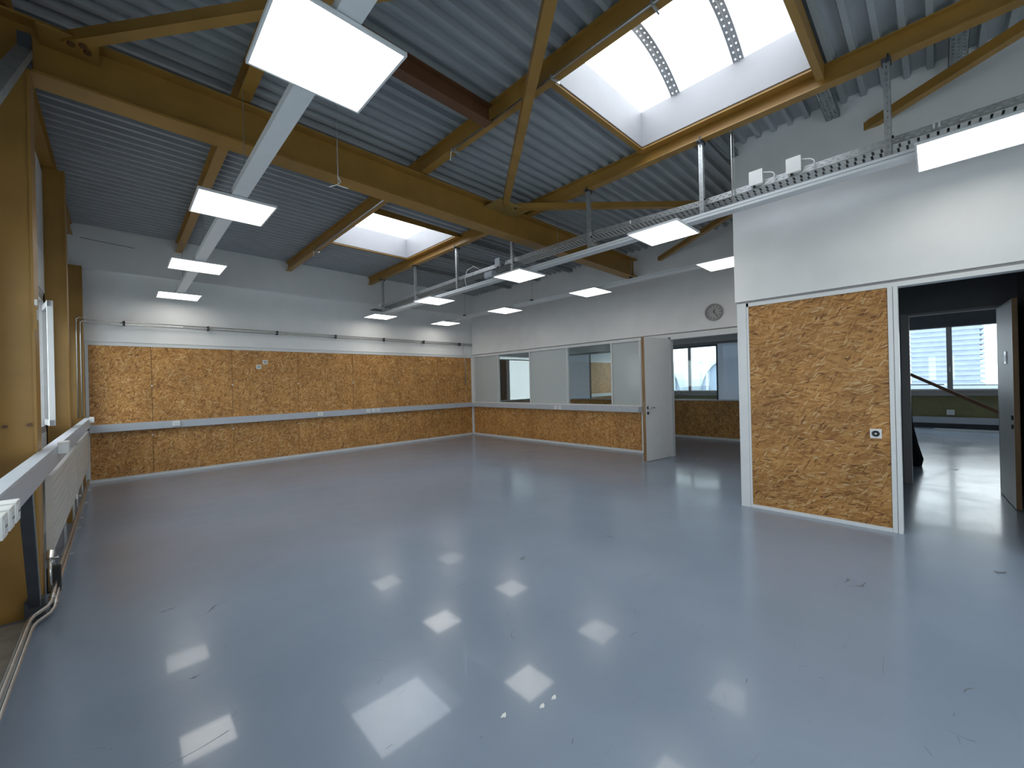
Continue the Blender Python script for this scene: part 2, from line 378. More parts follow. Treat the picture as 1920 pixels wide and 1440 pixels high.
# right wall with the glazed screen and the open door
wr = struct('wall_right', MB().box(W+.02, W+.10, 1.53, F, TZ+.08, 4.34).box(W+.02, W+.10, 4.27, F, 0, .93)
            .box(W+.02, W+.10, 3.66, 4.27, 0, TZ+.08).box(W+.02, W+.10, 1.53, 2.1, 0, TZ+.08), M['wall'])
obj('wall_lining', MB().box(W, W+.02, 1.65, F-.11, TZ+.09, 4.31).box(W, W+.02, F-.11, F, TZ+.09, 3.6), M['wall'], wr)
kn = [9.84, 8.717, 7.463, 6.205, 4.972, 4.29]
ks = [9.84, 9.30, 8.07, 6.84, 5.61, 4.29]
for a, b in zip(ks[:-1], ks[1:]):
    obj('board_panel', B(W, W+.019, b+.003, a-.003, .052, .955), M['osbv'], wr, bevel=.002)
sb = MB()
for s_ in ks[1:-1]: sb.box(W+.010, W+.0199, s_-.004, s_+.004, .05, .955)
obj('seam_backing', sb, M['brown'], wr)
for s_ in ks[1:-1]:
    obj('screw_cap', MB().cyl((W, s_, .70), (W-.006, s_, .70), .014, 12), M['socket'], wr)
struct('trim_5', B(W-.012, W+.06, 2.1, F-.012, TZ+.01, TZ+.07), M['trim'])
struct('trim_6', B(W-.004, W+.02, 1.65, F-.012, TZ+.078, TZ+.093), M['frame'])
struct('baseboard_right', B(W-.014, W+.02, 3.66, F-.012, 0, .05), M['trim'])
struct('trim_7', B(W-.012, W+.02, F-.05, F-.012, .05, TZ), M['trim'])
pane_m = ['frost', 'clear', 'frost', 'clear', 'frost']
wn_ = semp('window_1', (W+.03, 7, .98))
mb = MB().box(W, W+.06, 4.27, 9.86, .965, 1.0)
obj('window_sill', mb, M['frameW'], wn_)
for i in range(5):
    a, b = kn[i], kn[i+1]
    obj('glass_pane', B(W+.026, W+.034, b+.02, a-.02, 1.0, TZ+.01), M[pane_m[i]], wn_)
    obj('mullion', B(W, W+.06, b-.018, b+.018, 1.0, TZ+.01), M['frameW'], wn_)
obj('mullion', B(W, W+.06, 9.80, 9.85, 1.0, TZ+.01), M['frameW'], wn_)
for y, z in [(a, z) for a in kn[1:5] for z in (1.18, 1.86)]+[(9.5, .985), (9.0, .985), (8.4, .985), (7.8, .985), (7.1, .985), (6.5, .985), (5.8, .985), (5.2, .985), (4.7, .985)]:
    obj('glazing_clip', MB().cyl((W, y, z), (W-.008, y, z), .014, 10), M['socket'], wn_)
# door opening frame and lintel
struct('door_frame_1', MB().box(W-.01, W+.11, 3.62, 3.66, 0, TZ+.01).box(W-.01, W+.11, 2.1, 2.14, 0, TZ+.01).box(W-.01, W+.11, 2.1, 3.66, TZ-.03, TZ+.01), M['trim'])
# open door leaf
dh = Vector((W-.012, 3.665, 0)); de = Vector((7.035, 3.79, 0)); du = (de-dh).normalized(); dn = Vector((du.y, -du.x, 0))
if dn.y > 0: dn = -dn
DL = (de-dh).length
d1 = semp('door_1', tuple(dh))
obj('door_leaf', MB().obox(dh, du, (0, 0, 1), dn, 0, DL-.004, .008, TZ-.015, 0, .036), M['door'], d1)
obj('wooden_edge', MB().obox(dh, du, (0, 0, 1), dn, DL-.004, DL, .008, TZ-.015, -.004, .040), M['wood'], d1)
obj('door_frame_strip', MB().obox(dh, du, (0, 0, 1), dn, DL-.012, DL+.002, .008, TZ-.015, -.020, -.002), M['wood'], d1)
hb = dh+du*(DL-.075)
hd = obj('door_handle', MB().cyl(hb+Vector((0, 0, 1.0)), hb+Vector((0, 0, 1.0))+dn*.085, .011).tube([hb+Vector((0, 0, 1.0))+dn*.085, hb-du*.03+Vector((0, 0, 1.0))+dn*.095, hb-du*.14+Vector((0, 0, 1.0))+dn*.09], .011), M['steel'], d1, smooth=True)
obj('handle_rose', MB().cyl(hb+Vector((0, 0, 1.0))+dn*.036, hb+Vector((0, 0, 1.0))+dn*.046, .027, 20), M['black'], d1)
obj('keyhole_plate', MB().cyl(hb+Vector((0, 0, .90))+dn*.036, hb+Vector((0, 0, .90))+dn*.046, .027, 20), M['black'], d1)
obj('lock_plate', MB().obox(dh, du, (0, 0, 1), dn, DL+.001, DL+.003, .88, 1.12, .006, .028), M['steel'], d1)

# partition on the right with the second doorway
wp = struct('wall_partition', MB().box(P-.008, P+.10, -.72, 1.648, 2.405, 4.34).box(P-.008, P+.10, YB, -.72, 0, 4.34)
            .box(P+.02, P+.10, .26, 1.62, 0, 2.405), M['wall'])
obj('board_panel', B(P, P+.02, .314, 1.507, .036, TZ), M['osbh'], wp, bevel=.002)
struct('wall_return', MB().box(P+.10, W+.02, 1.53, 1.64, 0, 4.34), M['wall'])
mb = MB().box(P-.012, P+.11, 1.53, 1.626, 0, 2.38).box(P-.006, P+.02, 1.507, 1.528, 0, 2.38)
struct('trim_8', mb, M['trim'])
struct('trim_9', MB().box(P-.006, P+.02, -.72, 1.528, TZ, 2.378), M['trim'])
struct('trim_10', MB().box(P+.004, P+.02, -.72, 1.626, 2.378, 2.405), M['frame'])
struct('trim_11', MB().box(P-.012, P+.11, .24, .272, 0, TZ).box(P-.008, P+.11, .276, .312, 0, TZ), M['trim'])
struct('baseboard_partition', B(P-.010, P+.02, .314, 1.507, 0, .036), M['trim'])
struct('door_frame_2', MB().box(P-.008, P+.11, -.72, .24, TZ-.002, TZ+.02).box(P-.008, P+.11, -.72, -.68, 0, TZ), M['trim'])

# lobby behind the partition, second opening in the line of the right wall
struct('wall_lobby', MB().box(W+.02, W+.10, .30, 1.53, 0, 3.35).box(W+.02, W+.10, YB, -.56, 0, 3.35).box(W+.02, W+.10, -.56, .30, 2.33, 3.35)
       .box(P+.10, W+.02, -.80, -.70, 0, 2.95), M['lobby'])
struct('door_frame_3', MB().box(W-.0, W+.12, .25, .335, 0, 2.33).box(W, W+.12, -.60, -.535, 0, 2.33).box(W, W+.12, -.535, .25, 2.30, 2.33), M['frame'])
dh = Vector((W-.005, -.535, 0)); de = Vector((6.985, -.578, 0)); du = (de-dh).normalized(); dn = Vector((-du.y, du.x, 0))
if dn.y > 0: dn = -dn
DL = (de-dh).length
d2 = semp('door_2', tuple(dh))
obj('door_leaf', MB().obox(dh, du, (0, 0, 1), dn, 0, DL-.004, .008, 2.30, 0, .038), M['door'], d2)
obj('wooden_edge', MB().obox(dh, du, (0, 0, 1), dn, DL-.004, DL, .008, 2.30, 0, .040), M['wood'], d2)
hb = dh+du*(DL-.38)
cp = obj('card_holder', MB().obox(hb, du, (0, 0, 1), dn, -.05, .05, 1.60, 1.74, -.008, -.001), M['alu'], d2)
obj('holder_card', MB().obox(hb, du, (0, 0, 1), dn, -.035, .035, 1.625, 1.70, -.010, -.008), M['socket'], d2)
hb = dh+du*(DL-.07)
for z in (.90, 1.0): obj('lock_rose', MB().cyl(hb+Vector((0, 0, z)), hb+Vector((0, 0, z))-dn*.012, .025, 16), M['black'], d2)

# rooms beyond the right wall
XP = 10.7
w2 = struct('wall_beyond', MB().box(XP+.02, XP+.09, 1.4, F, 0, .95).box(XP, XP+.09, 1.4, F, 2.44, 3.35), M['wall2'])
wy = [9.84, 8.80, 7.57, 6.34, 5.11, 3.775, 2.6, 1.4]
for a, b in zip(wy[:-1], wy[1:]):
    obj('board_panel', B(XP, XP+.019, b+.003, a-.003, .055, .965), M['osbv'], w2)
for y in wy[1:-1]: obj('screw_cap', MB().cyl((XP, y, .66), (XP-.006, y, .66), .014, 10), M['socket'], w2)
struct('baseboard_beyond', B(XP-.014, XP+.02, 1.4, F, 0, .055), M['trim'])
struct('trim_12', MB().box(XP-.01, XP+.06, 1.4, F, 2.385, 2.44), M['frame'])
w3 = semp('window_2', (XP+.03, 6, .98))
obj('window_sill', B(XP-.012, XP+.06, 1.4, F, .965, .995), M['frameW'], w3)
for i, (a, b) in enumerate(zip(wy[:-1], wy[1:])):
    obj('glass_pane', B(XP+.026, XP+.034, b+.012, a-.012, .995, 2.385), M['clear' if i in (2, 3, 4) else 'frostb'], w3)
    obj('mullion', B(XP, XP+.06, b-.012, b+.012, .995, 2.385), M['dark'], w3)
# far wall continues through the rooms behind: glazed first, then boards with a cable duct
w4 = struct('wall_far_beyond', MB().box(W+.1, XP, F+.02, F+.12, 2.42, 3.35).box(W+.1, XP, F+.02, F+.12, 0, .95).box(XP, 16.9, F+.02, F+.12, 0, 3.35).box(W+.1, 8.95, F+.02, F+.12, .95, 2.42), M['wall2'])
for k in range(5): obj('board_panel', B(XP+.1+k*1.18, XP+.1+(k+1)*1.18-.006, F, F+.019, .055, TZ), M['osbv'], w4)
for k in range(2): obj('board_panel', B(W+.12+k*1.2, W+.12+(k+1)*1.2-.006, F, F+.019, .055, .95), M['osbv'], w4)
struct('trim_13', MB().box(XP+.1, 16.6, F-.012, F+.02, TZ, TZ+.05).box(W+.1, XP, F-.012, F+.02, 2.30, 2.34).box(W+.1, XP, F-.012, F+.02, .95, .985), M['trim'])
w5 = semp('window_3', (9.9, F, .98))
obj('glass_pane', B(9.43, 10.62, F+.03, F+.038, .985, 2.30), M['frost'], w5)
obj('glass_pane', B(W+.12, 10.68, F+.03, F+.036, 2.34, 2.42), M['frost'], w5)
obj('mullion', MB().box(9.30, 9.43, F-.005, F+.06, .985, 2.30), M['frameW'], w5)
obj('mullion', MB().box(10.62, 10.68, F-.005, F+.06, .985, 2.30), M['frameW'], w5)
obj('dark_panel', B(8.95, 9.30, F+.02, F+.05, .985, 2.30), M['dark'], w5)
tag(obj('cable_duct', B(XP+.1, 16.5, F-.10, F-.001, .90, 1.03), M['socket']), 'white cable duct along the board wall seen through the fourth glass pane', 'cable duct')

# facade at the far right: parapet, window band, sill rail
XF = 16.6
wz0, wz1 = 1.09, 2.80
struct('wall_facade', B(XF, XF+.2, YB, F+.1, 0, .89), M['parapet'])
struct('wall_facade_head', B(XF-.03, XF+.2, YB, F+.1, 2.88, 3.35), M['dark'])
w6 = semp('window_4', (XF, 3.8, 1.0))
obj('window_sill', MB().box(XF-.10, XF+.1, YB, F, .89, .94).box(XF, XF+.1, YB, F, .94, 1.04), M['frame'], w6)
obj('window_head', B(XF-.02, XF+.1, YB, F, 2.80, 2.88), M['dark'], w6)
mys = [-.26+1.193*k for k in range(-2, 9)]
for k, y in enumerate(mys):
    obj('mullion', B(XF-.01, XF+.08, y-.055, y+.055, 1.04, 2.80), M['frame'], w6)
    if k < len(mys)-1:
        obj('glass_pane', B(XF+.03, XF+.036, y+.055, mys[k+1]-.055, 1.08, 2.78), M['clear'], w6)
        obj('sash_frame', MB().box(XF, XF+.06, y+.055, mys[k+1]-.055, 1.04, 1.08).box(XF, XF+.06, y+.055, mys[k+1]-.055, 2.78, 2.80), M['frameW'], w6)
obj('window_handle', MB().box(XF-.05, XF-.01, -.27, -.25, 1.55, 1.68), M['socket'], w6)
struct('wall_behind_camera', MB().box(-.75, 16.9, YB-.1, YB, 0, .95).box(-.75, 16.9, YB-.1, YB, 2.75, 4.4).box(-.75, -.3, YB-.1, YB, .95, 2.75).box(5.2, 16.9, YB-.1, YB, .95, 2.75), M['wall2'])
w7 = semp('window_10', (2.45, YB, .95))  # unseen window band, added to bring more daylight into the room
for k in range(5):
    obj('glass_pane', B(-.3+k*1.1+.04, -.3+(k+1)*1.1-.04, YB-.05, YB-.044, 1.0, 2.70), M['clear'], w7)
    obj('mullion', B(-.3+k*1.1-.04, -.3+k*1.1+.04, YB-.08, YB, .95, 2.75), M['frame'], w7)
obj('window_sill', MB().box(-.3, 5.2, YB-.08, YB+.03, .95, 1.0).box(-.3, 5.2, YB-.08, YB, 2.70, 2.75), M['frameW'], w7)

# left wall: lining with window openings
wl = MB()
wins = [(-2.7, -.35), (-.05, 1.75), (2.05, 4.05), (4.70, 6.98), (7.45, 9.55)]
def wall_left_pieces(mb, x0, x1):
    mb.box(x0, x1, YB, F+.1, 0, 1.10); mb.box(x0, x1, YB, F+.1, 2.62, 4.36)
    ys = [YB]+[q for w_ in wins for q in w_]+[F+.1]
    for a, b in zip(ys[0::2], ys[1::2]): mb.box(x0, x1, a, b, 1.10, 2.62)
wall_left_pieces(wl, -.78, XL)
wlo = struct('wall_left', wl, M['wall2'])
for y0, y1 in ((4.52, 7.03), (7.25, 9.70)):
    for z0, z1 in ((2.66, 3.10), (3.106, 3.55), (3.556, 4.05)):
        obj('cladding_panel', B(XL, XL+.012, y0, y1, z0, z1), M['wall2'], wlo)
for n, (a, b) in enumerate(wins):
    w = semp('window_%d' % (5+n), (XL, (a+b)/2, 1.1)); m_ = (a+b)/2+.1
    obj('window_frame', MB().box(XL-.12, XL+.01, a, a+.06, 1.10, 2.62).box(XL-.12, XL+.01, b-.06, b, 1.10, 2.62).box(XL-.12, XL+.01, a, b, 2.55, 2.62).box(XL-.12, XL+.01, a, b, 1.10, 1.17).box(XL-.12, XL+.01, m_-.05, m_+.05, 1.17, 2.55), M['frame'], w)
    obj('glass_pane', B(XL-.05, XL-.044, m_+.05, b-.06, 1.17, 2.55), M['clear'], w)
    if n != 3: obj('glass_pane', B(XL-.05, XL-.044, a+.06, m_-.05, 1.17, 2.55), M['clear'], w)
    obj('window_handle', MB().box(XL+.01, XL+.05, m_-.012, m_+.012, 1.40, 1.52), M['socket'], w)
    if n == 3:
        h = Vector((XL+.012, 6.93, 0)); e_ = Vector((-.505, 6.45, 0)); uu = (e_-h).normalized(); nn = Vector((-uu.y, uu.x, 0)); LL = (e_-h).length
        s_ = obj('open_sash', MB().obox(h, uu, (0, 0, 1), nn, 0, .05, 1.18, 2.50, -.02, .02).obox(h, uu, (0, 0, 1), nn, 0, LL, 1.18, 1.24, -.02, .02).obox(h, uu, (0, 0, 1), nn, 0, LL, 2.44, 2.50, -.02, .02), M['frame'], w)
        obj('sash_edge', MB().obox(h, uu, (0, 0, 1), nn, LL-.04, LL, 1.18, 2.50, -.022, .022), M['frameW'], s_)

# ------------------------------------------------------------------ steelwork
def i_parts(root, axis, a0, a1, c, zf0, zf1, wd, m, tf=.014, tw=.010):
    """I section along x or y; c = centre line, zf0/zf1 give bottom/top height at a position"""
    def pr(lo, hi, w):
        mb = MB(); b = len(mb.v)
        for a in (a0, a1):
            for s in (-w/2, w/2):
                for z in (lo(a), hi(a)):
                    mb.v.append((a, c+s, z) if axis == 'x' else (c+s, a, z))
        mb.f = [(0, 1, 3, 2), (4, 6, 7, 5), (0, 4, 5, 1), (2, 3, 7, 6), (0, 2, 6, 4), (1, 5, 7, 3)]
        return mb
    obj('bottom_flange', pr(zf0, lambda a: zf0(a)+tf, wd), m, root)
    obj('top_flange', pr(lambda a: zf1(a)-tf, zf1, wd), m, root)
    obj('web', pr(lambda a: zf0(a)+tf, lambda a: zf1(a)-tf, tw), m, root)
BY, bb0, bb1 = 4.375, (lambda x: 3.722-.0085*x), (lambda x: 4.10-.0085*x)
beam = thing('roof_beam', (3.7, BY, 3.7), 'deep ochre steel beam spanning the room from column to right wall', 'beam')
i_parts(beam, 'x', -.60, W-.02, BY, bb0, bb1, .21, M['yellow'], tf=.018, tw=.012)
gp = obj('gusset_plate', MB().quad((3.72, 4.28, 4.0), (3.72, 4.27, 4.008), (3.72, 4.27, 4.0)).obox((0, 0, 4.0), (1, 0, 0), (0, 1, 0), (0, 0, 1), 3.74, 4.32, 4.03, 4.365, 0, .012), M['gus'], beam)
for x, y in ((3.90, 4.10), (3.93, 4.15), (4.10, 4.10), (4.21, 4.09)): obj('bolt', MB().cyl((x, y, 4.0), (x, y, 3.985), .014, 6), M['black'], gp)
gp2 = obj('gusset_plate', MB().obox((0, 0, 3.99), (1, 0, 0), (0, 1, 0), (0, 0, 1), -.36, -.06, 4.13, 4.365, 0, .012), M['yellow'], beam)
for x, y in ((-.20, 4.17), (-.12, 4.20), (-.14, 4.14)): obj('bolt', MB().cyl((x, y, 3.97), (x, y, 3.95), .020, 6), M['brown'], gp2)
obj('end_plate', MB().box(-.43, -.395, BY-.075, BY+.075, 3.80, 4.0), M['dark'], beam)

purl = [(-.55, 'against the left wall'), (.855, 'second from the left wall'), (2.715, 'at the left skylight edge'), (4.56, 'carrying the cable tray')]
for x, w in purl:
    for y0, y1, bay in ((YB, BY-.0, 'near'), (BY+.0, F-.115, 'far')):
        r = thing('roof_purlin', (x, (y0+y1)/2, 4.1), 'ochre steel purlin %s, %s bay of the roof' % (w, bay), 'purlin', 'ochre steel purlins under the roof deck')
        i_parts(r, 'y', y0, y1, x, (lambda a, x=x: PZ(x)), (lambda a, x=x: RZ(x)-.002), .10, M['yellow'], tf=.009, tw=.007)
        if x == 2.715:
            obj('cable_pipe', MB().tube([(x-.045, y0+.5 if bay == 'near' else 4.6, PZ(x)-.012), (x-.045, 3.62 if bay == 'near' else 8.0, PZ(x)-.012)], .011), M['steel'], r, smooth=True)
            ends = [3.62, 2.2, 1.3] if bay == 'near' else [8.0, 5.2]
            for e_ in ends: obj('pipe_clip', MB().box(x-.062, x+.05, e_-.006, e_+.006, PZ(x)-.03, PZ(x)-.001), M['galv'], r)
            e_ = ends[0]; obj('cable_end', MB().tube([(x-.045, e_, PZ(x)-.015), (x-.045, e_+.03, PZ(x)-.03), (x-.04, e_+.05, PZ(x)-.11)], .005, 6), M['socket'], r)
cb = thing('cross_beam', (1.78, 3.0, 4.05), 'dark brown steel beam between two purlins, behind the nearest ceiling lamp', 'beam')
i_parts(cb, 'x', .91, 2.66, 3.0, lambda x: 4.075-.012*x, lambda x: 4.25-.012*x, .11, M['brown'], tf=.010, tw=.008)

def brace(p0, p1, label, w=.075):
    r = thing('roof_brace', tuple((Vector(p0)+Vector(p1))/2), label, 'brace')
    d = (Vector(p1)-Vector(p0)).normalized(); sd = d.cross(Vector((0, 0, 1))).normalized()
    obj('angle_flange', MB().bar(p0, p1, w, .008), M['yellow'], r)
    obj('angle_leg', MB().bar(Vector(p0)+sd*(w/2-.004)+Vector((0, 0, w/2)), Vector(p1)+sd*(w/2-.004)+Vector((0, 0, w/2)), .008, w), M['yellow'], r)
    return r
brace((-.22, 4.23, 3.975), (4.05, -1.15, 3.975), 'ochre diagonal brace from the top of the left column, passing behind the nearest lamp')
brace((3.93, 4.13, 3.985), (.60, -.22, 3.985), 'ochre diagonal brace crossing in front of the large skylight', .085)
brace((4.13, 4.11, 3.99), (6.6, 1.66, 3.93), 'ochre diagonal brace running from the beam joint towards the cable tray')
b4 = brace((W-.01, 3.80, 3.90), (P+.0, .40, 3.90), 'ochre diagonal brace above the wall clock, ending at the right wall')
brace((P-.01, .40, 3.90), (3.9, -1.5, 3.90), 'ochre diagonal brace in front of the white upper partition wall, far right')
# wall brace high on the left
wb = thing('wall_brace', (-.45, 3.5, 3.3), 'grey steel brace rising to the beam at the top left corner', 'brace')
obj('flat_bar', MB().bar((-.42, 4.25, 3.84), (-.42, 2.7, 2.62), .07, .05), M['galvd'], wb)
obj('end_lug', MB().box(-.45, -.39, 4.22, 4.28, 3.74, 3.95), M['dark'], wb)

def column(y0, y1, x0, x1, zt, label):
    r = thing('steel_column', ((x0+x1)/2, (y0+y1)/2, 0), label, 'column', 'ochre steel columns on the left wall')
    yc = (y0+y1)/2
    obj('inner_flange', B(x1-.014, x1, y0, y1, 0, zt), M['yellow'], r)
    obj('outer_flange', B(x0, x0+.014, y0, y1, 0, zt), M['yellow'], r)
    obj('web', B(x0+.014, x1-.014, yc-.005, yc+.005, 0, zt), M['yellow'], r)
    obj('casing', B(x0+.014, x1-.014, y0+.012, y0+.02, 0, zt), M['yellow'], r)
    return r
c1 = column(4.27, 4.48, -.62, -.405, bb0(-.4)-.002, 'large ochre steel column at the left edge, carrying the deep roof beam')
for x, z in ((-.545, 1.30), (-.44, 1.305)):
    obj('bolt', MB().cyl((x, 4.282, z), (x, 4.262, z), .012, 8), M['brown'], c1)
obj('cable_clip', MB().box(-.405, -.39, 4.27, 4.30, 2.02, 2.09).box(-.405, -.392, 4.27, 4.29, 2.12, 2.16), M['socket'], c1)
obj('conduit_stub', MB().box(-.41, -.395, 4.25, 4.262, 1.95, 2.10), M['yellow'], c1)
column(7.05, 7.22, -.59, -.415, PZ(-.5)-.002, 'slender ochre steel column between the two left windows')
column(9.62, 9.78, -.60, -.40, 3.6, 'dark ochre steel column in the far left corner, behind two thin pipes')

# galvanised support channels under the deck
def channel(x0, x1, y, z, label):
    r = thing('support_channel', ((x0+x1)/2, y, z), label, 'steel channel', 'perforated steel channels beyond the cable tray')
    mb = MB().perf((x0, y-.055, z), (1, 0, 0), (0, 1, 0), (0, 0, 1), x1-x0, .11, .003, .05, .028, [(.018, .032), (.048, .062), (.078, .092)])
    obj('bottom_plate', mb, M['galvd'], r)
    obj('side_plate', MB().perf((x0, y-.055, z), (1, 0, 0), (0, 0, 1), (0, 1, 0), x1-x0, .07, .003, .05, .028, [(.03, .04)]), M['galvd'], r)
    obj('side_plate', MB().perf((x0, y+.052, z), (1, 0, 0), (0, 0, 1), (0, 1, 0), x1-x0, .07, .003, .05, .028, [(.03, .04)]), M['galvd'], r)
for x0, x1, y, lb in ((4.62, 5.27, .68, 'middle one of three at the partition wall'), (4.62, 5.27, -.17, 'right one of three at the partition wall'), (4.62, 5.27, 1.62, 'left one of three, open end by the partition corner')):
    channel(x0, x1, y, 4.11, 'perforated steel channel under the deck, '+lb)
for y, lb in ((5.85, 'nearest behind the beam end'), (6.86, 'middle one in the far bay'), (7.9, 'farthest from the beam')):
    channel(4.62, 7.62, y, 4.07, 'perforated steel channel to the right wall, '+lb)

# ------------------------------------------------------------------ skylights
def skylight(y0, y1, arches, label):
    x0, x1 = HX[0]+.03, 4.44
    z0, z1 = 4.20, 4.62
    r = thing('skylight', ((x0+x1)/2, (y0+y1)/2, z0), label, 'skylight')
    obj('curb_board', B(x0, x1, y1-.012, y1, z0+.02, z1), M['curb'], r)
    obj('curb_board', B(x0, x1, y0, y0+.012, z0+.02, z1), M['curb'], r)
    obj('curb_board', B(x1-.012, x1, y0+.012, y1-.012, z0+.02, z1), M['curb'], r)
    obj('curb_board', B(x0, x0+.012, y0+.012, y1-.012, z0+.02, z1), M['curb'], r)
    obj('trimmer', MB().box(x0-.03, 4.50, y1+.001, y1+.012, z0, z0+.10).box(x0-.03, 4.50, y1+.012, y1+.06, z0, z0+.008), M['yellow'], r)
    obj('trimmer', MB().box(x0-.03, 4.50, y0-.055, y0-.001, 4.10, 4.25) if arches else MB().box(x0-.03, 4.50, y0-.012, y0-.001, z0, z0+.10), M['yellow'], r)
    obj('trimmer', MB().box(x1+.001, x1+.012, y0, y1, z0-.005, z0+.10).box(x1+.012, 4.55, y0-.05, y1+.06, z0-.005, z0+.004), M['yellow'], r)
    # vaulted glazing
    n = 14; xc, hw, rise = (x0+x1)/2, (x1-x0)/2, .26
    rad = (hw*hw+rise*rise)/(2*rise); zc = z1+rise-rad; th = math.asin(hw/rad)
    pt = lambda t, dr=0: (xc+(rad+dr)*math.sin(t), zc+(rad+dr)*math.cos(t))
    edges = [y0]+sorted(arches)+[y1]
    for ya, yb in zip(edges[:-1], edges[1:]):
        mb = MB()
        for i in range(n):
            a = pt(-th+2*th*i/n, .01); b = pt(-th+2*th*(i+1)/n, .01)
            mb.quad((a[0], ya, a[1]), (b[0], ya, b[1]), (b[0], yb, b[1]), (a[0], yb, a[1]))
        obj('vault_pane', mb, M['poly'], r)
    for yy in (y0, y1):
        mb = MB(); mb.v = [(pt(-th+2*th*i/n)[0], yy, pt(-th+2*th*i/n)[1]) for i in range(n+1)]; mb.f = [tuple(range(n+1))]
        obj('end_pane', mb, M['poly'], r)
    for ya in arches:
        mb = MB(); m2 = MB(); steps = 26
        for i in range(steps):
            t0, t1 = -th+2*th*i/steps, -th+2*th*(i+1)/steps; tm0, tm1 = t0+(t1-t0)*.38, t0+(t1-t0)*.62
            def q(mbb, ta, tb, w0, w1):
                a, b = pt(ta, -.012), pt(tb, -.012)
                mbb.quad((a[0], ya+w0, a[1]), (b[0], ya+w0, b[1]), (b[0], ya+w1, b[1]), (a[0], ya+w1, a[1]))
            for w0, w1 in ((-.050, -.028), (-.016, .016), (.028, .050)): q(mb, t0, t1, w0, w1)
            for w0, w1 in ((-.028, -.016), (.016, .028)):
                q(mb, t0, tm0, w0, w1); q(mb, tm1, t1, w0, w1)
            a, b = pt(t0, -.035), pt(t1, -.035); a2, b2 = pt(t0, -.012), pt(t1, -.012)
            m2.quad((a[0], ya, a[1]), (b[0], ya, b[1]), (b2[0], ya, b2[1]), (a2[0], ya, a2[1]))
        ar = obj('arch_rib', mb, M['alu'], r); obj('arch_fin', m2, M['alu'], ar)
    return r
skylight(.69, 2.335, [1.29, 1.92], 'large square skylight near the camera with two perforated arches')
skylight(6.00, 7.72, [], 'smaller looking skylight in the far bay with white lining')

# ------------------------------------------------------------------ lamp rows
LZ = 3.2
def lamp(x, y, label, group):
    r = thing('ceiling_lamp', (x, y, LZ), label, 'lamp', group); h = .298
    fr = MB().box(x-h, x+h, y-h, y-h+.012, LZ-.004, LZ+.018).box(x-h, x+h, y+h-.012, y+h, LZ-.004, LZ+.018).box(x-h, x-h+.012, y-h+.012, y+h-.012, LZ-.004, LZ+.018).box(x+h-.012, x+h, y-h+.012, y+h-.012, LZ-.004, LZ+.018).box(x-h, x+h, y-h, y+h, LZ+.014, LZ+.018)
    obj('lamp_frame', fr, M['lampw'], r)
    df = MB().quad((x-h+.012, y-h+.012, LZ), (x-h+.012, y+h-.012, LZ), (x+h-.012, y+h-.012, LZ), (x+h-.012, y-h+.012, LZ))
    obj('lamp_diffuser', df, M['lamp'], r)
    return r
rows = {'left': (.80, [-.22, 2.155, 4.535, 6.94, 9.28]), 'middle': (4.58, [-.215, 2.165, 4.53, 6.93, 9.26]), 'right': (6.455, [2.14, 4.51, 6.88, 9.26])}
order = ['behind the camera, out of view', 'nearest', 'second nearest', 'third nearest', 'farthest']
first = None
for rn, (x, ys) in rows.items():
    for i, y in enumerate(ys):
        j = i+1 if rn == 'right' else i
        txt = {'left': {0: 'square lit ceiling panel of the left row just outside the top left of the view', 1: 'big square lit ceiling panel of the left row, cut by the top edge', 2: 'square lit ceiling panel of the left row, second nearest, below the deep beam', 3: 'square lit ceiling panel of the left row, third nearest', 4: 'square lit ceiling panel of the left row, farthest and closest to the board wall'},
               'middle': {0: 'square lit ceiling panel cut by the right picture edge', 1: 'square lit ceiling panel under the cable tray beside the partition corner', 2: 'square lit ceiling panel of the middle row under the end of the deep beam', 3: 'square lit ceiling panel of the middle row, second farthest', 4: 'square lit ceiling panel of the middle row, farthest, below the tray end'},
               'right': {1: 'square lit ceiling panel of the right row, half hidden by the white upper partition', 2: 'square lit ceiling panel of the right row, hung beside the wall above the glass screen', 3: 'square lit ceiling panel of the right row, second farthest', 4: 'square lit ceiling panel of the right row, farthest, near the room corner'}}[rn][j]
        if first is None: first = lamp(x, y, txt, 'square ceiling lamps of the left row')
        else: copy_tree(first, (x, y, LZ), txt, 'square ceiling lamps of the %s row' % rn)
for rn, (x, ys) in rows.items():
    y0, y1 = ((-2.9 if rn != 'right' else 1.66), 9.62 if rn == 'left' else 9.35)
    t = thing('lamp_track', (x, (y0+y1)/2, LZ+.02), {'left': 'white metal lighting track of the left lamp row', 'middle': 'white metal lighting track under the cable tray', 'right': 'white metal lighting track nearest the glass screen wall'}[rn], 'lighting track')
    wd = .062 if rn != 'left' else .058
    obj('track_body', B(x-wd, x+wd, y0, y1, LZ+.02, LZ+.075), M['lampw'], t)
    obj('track_cap', B(x-wd-.002, x+wd+.002, y1, y1+.006, LZ+.018, LZ+.077), M['lampw'], t)
    if rn != 'left':
        obj('track_groove', B(x-wd-.001, x-wd, y0, y1, LZ+.045, LZ+.050), M['galvd'], t)
    for y in ys:
        if rn == 'right' or rn == 'left':
            yy = y-.85 if rn == 'right' else y-.4
            obj('suspension_wire', MB().tube([(x+.02, yy, LZ+.08), (x+.02, yy, RZ(x)-.0)], .003, 5), M['galvd'], t)
            if rn == 'right': obj('wire_grip', MB().box(x-.03, x+.05, yy-.015, yy+.015, LZ+.07, LZ+.12), M['black'], t)
        elif y > .5:
            yy = y-.75; obj('suspension_wire', MB().tube([(x+.05, yy, LZ+.08), (x+.05, yy, PZ(x))], .003, 5), M['galvd'], t)
ro = thing('threaded_rod', (4.60, 1.43, 3.28), 'thin metal rod hanging from the purlin beside the partition corner', 'rod')
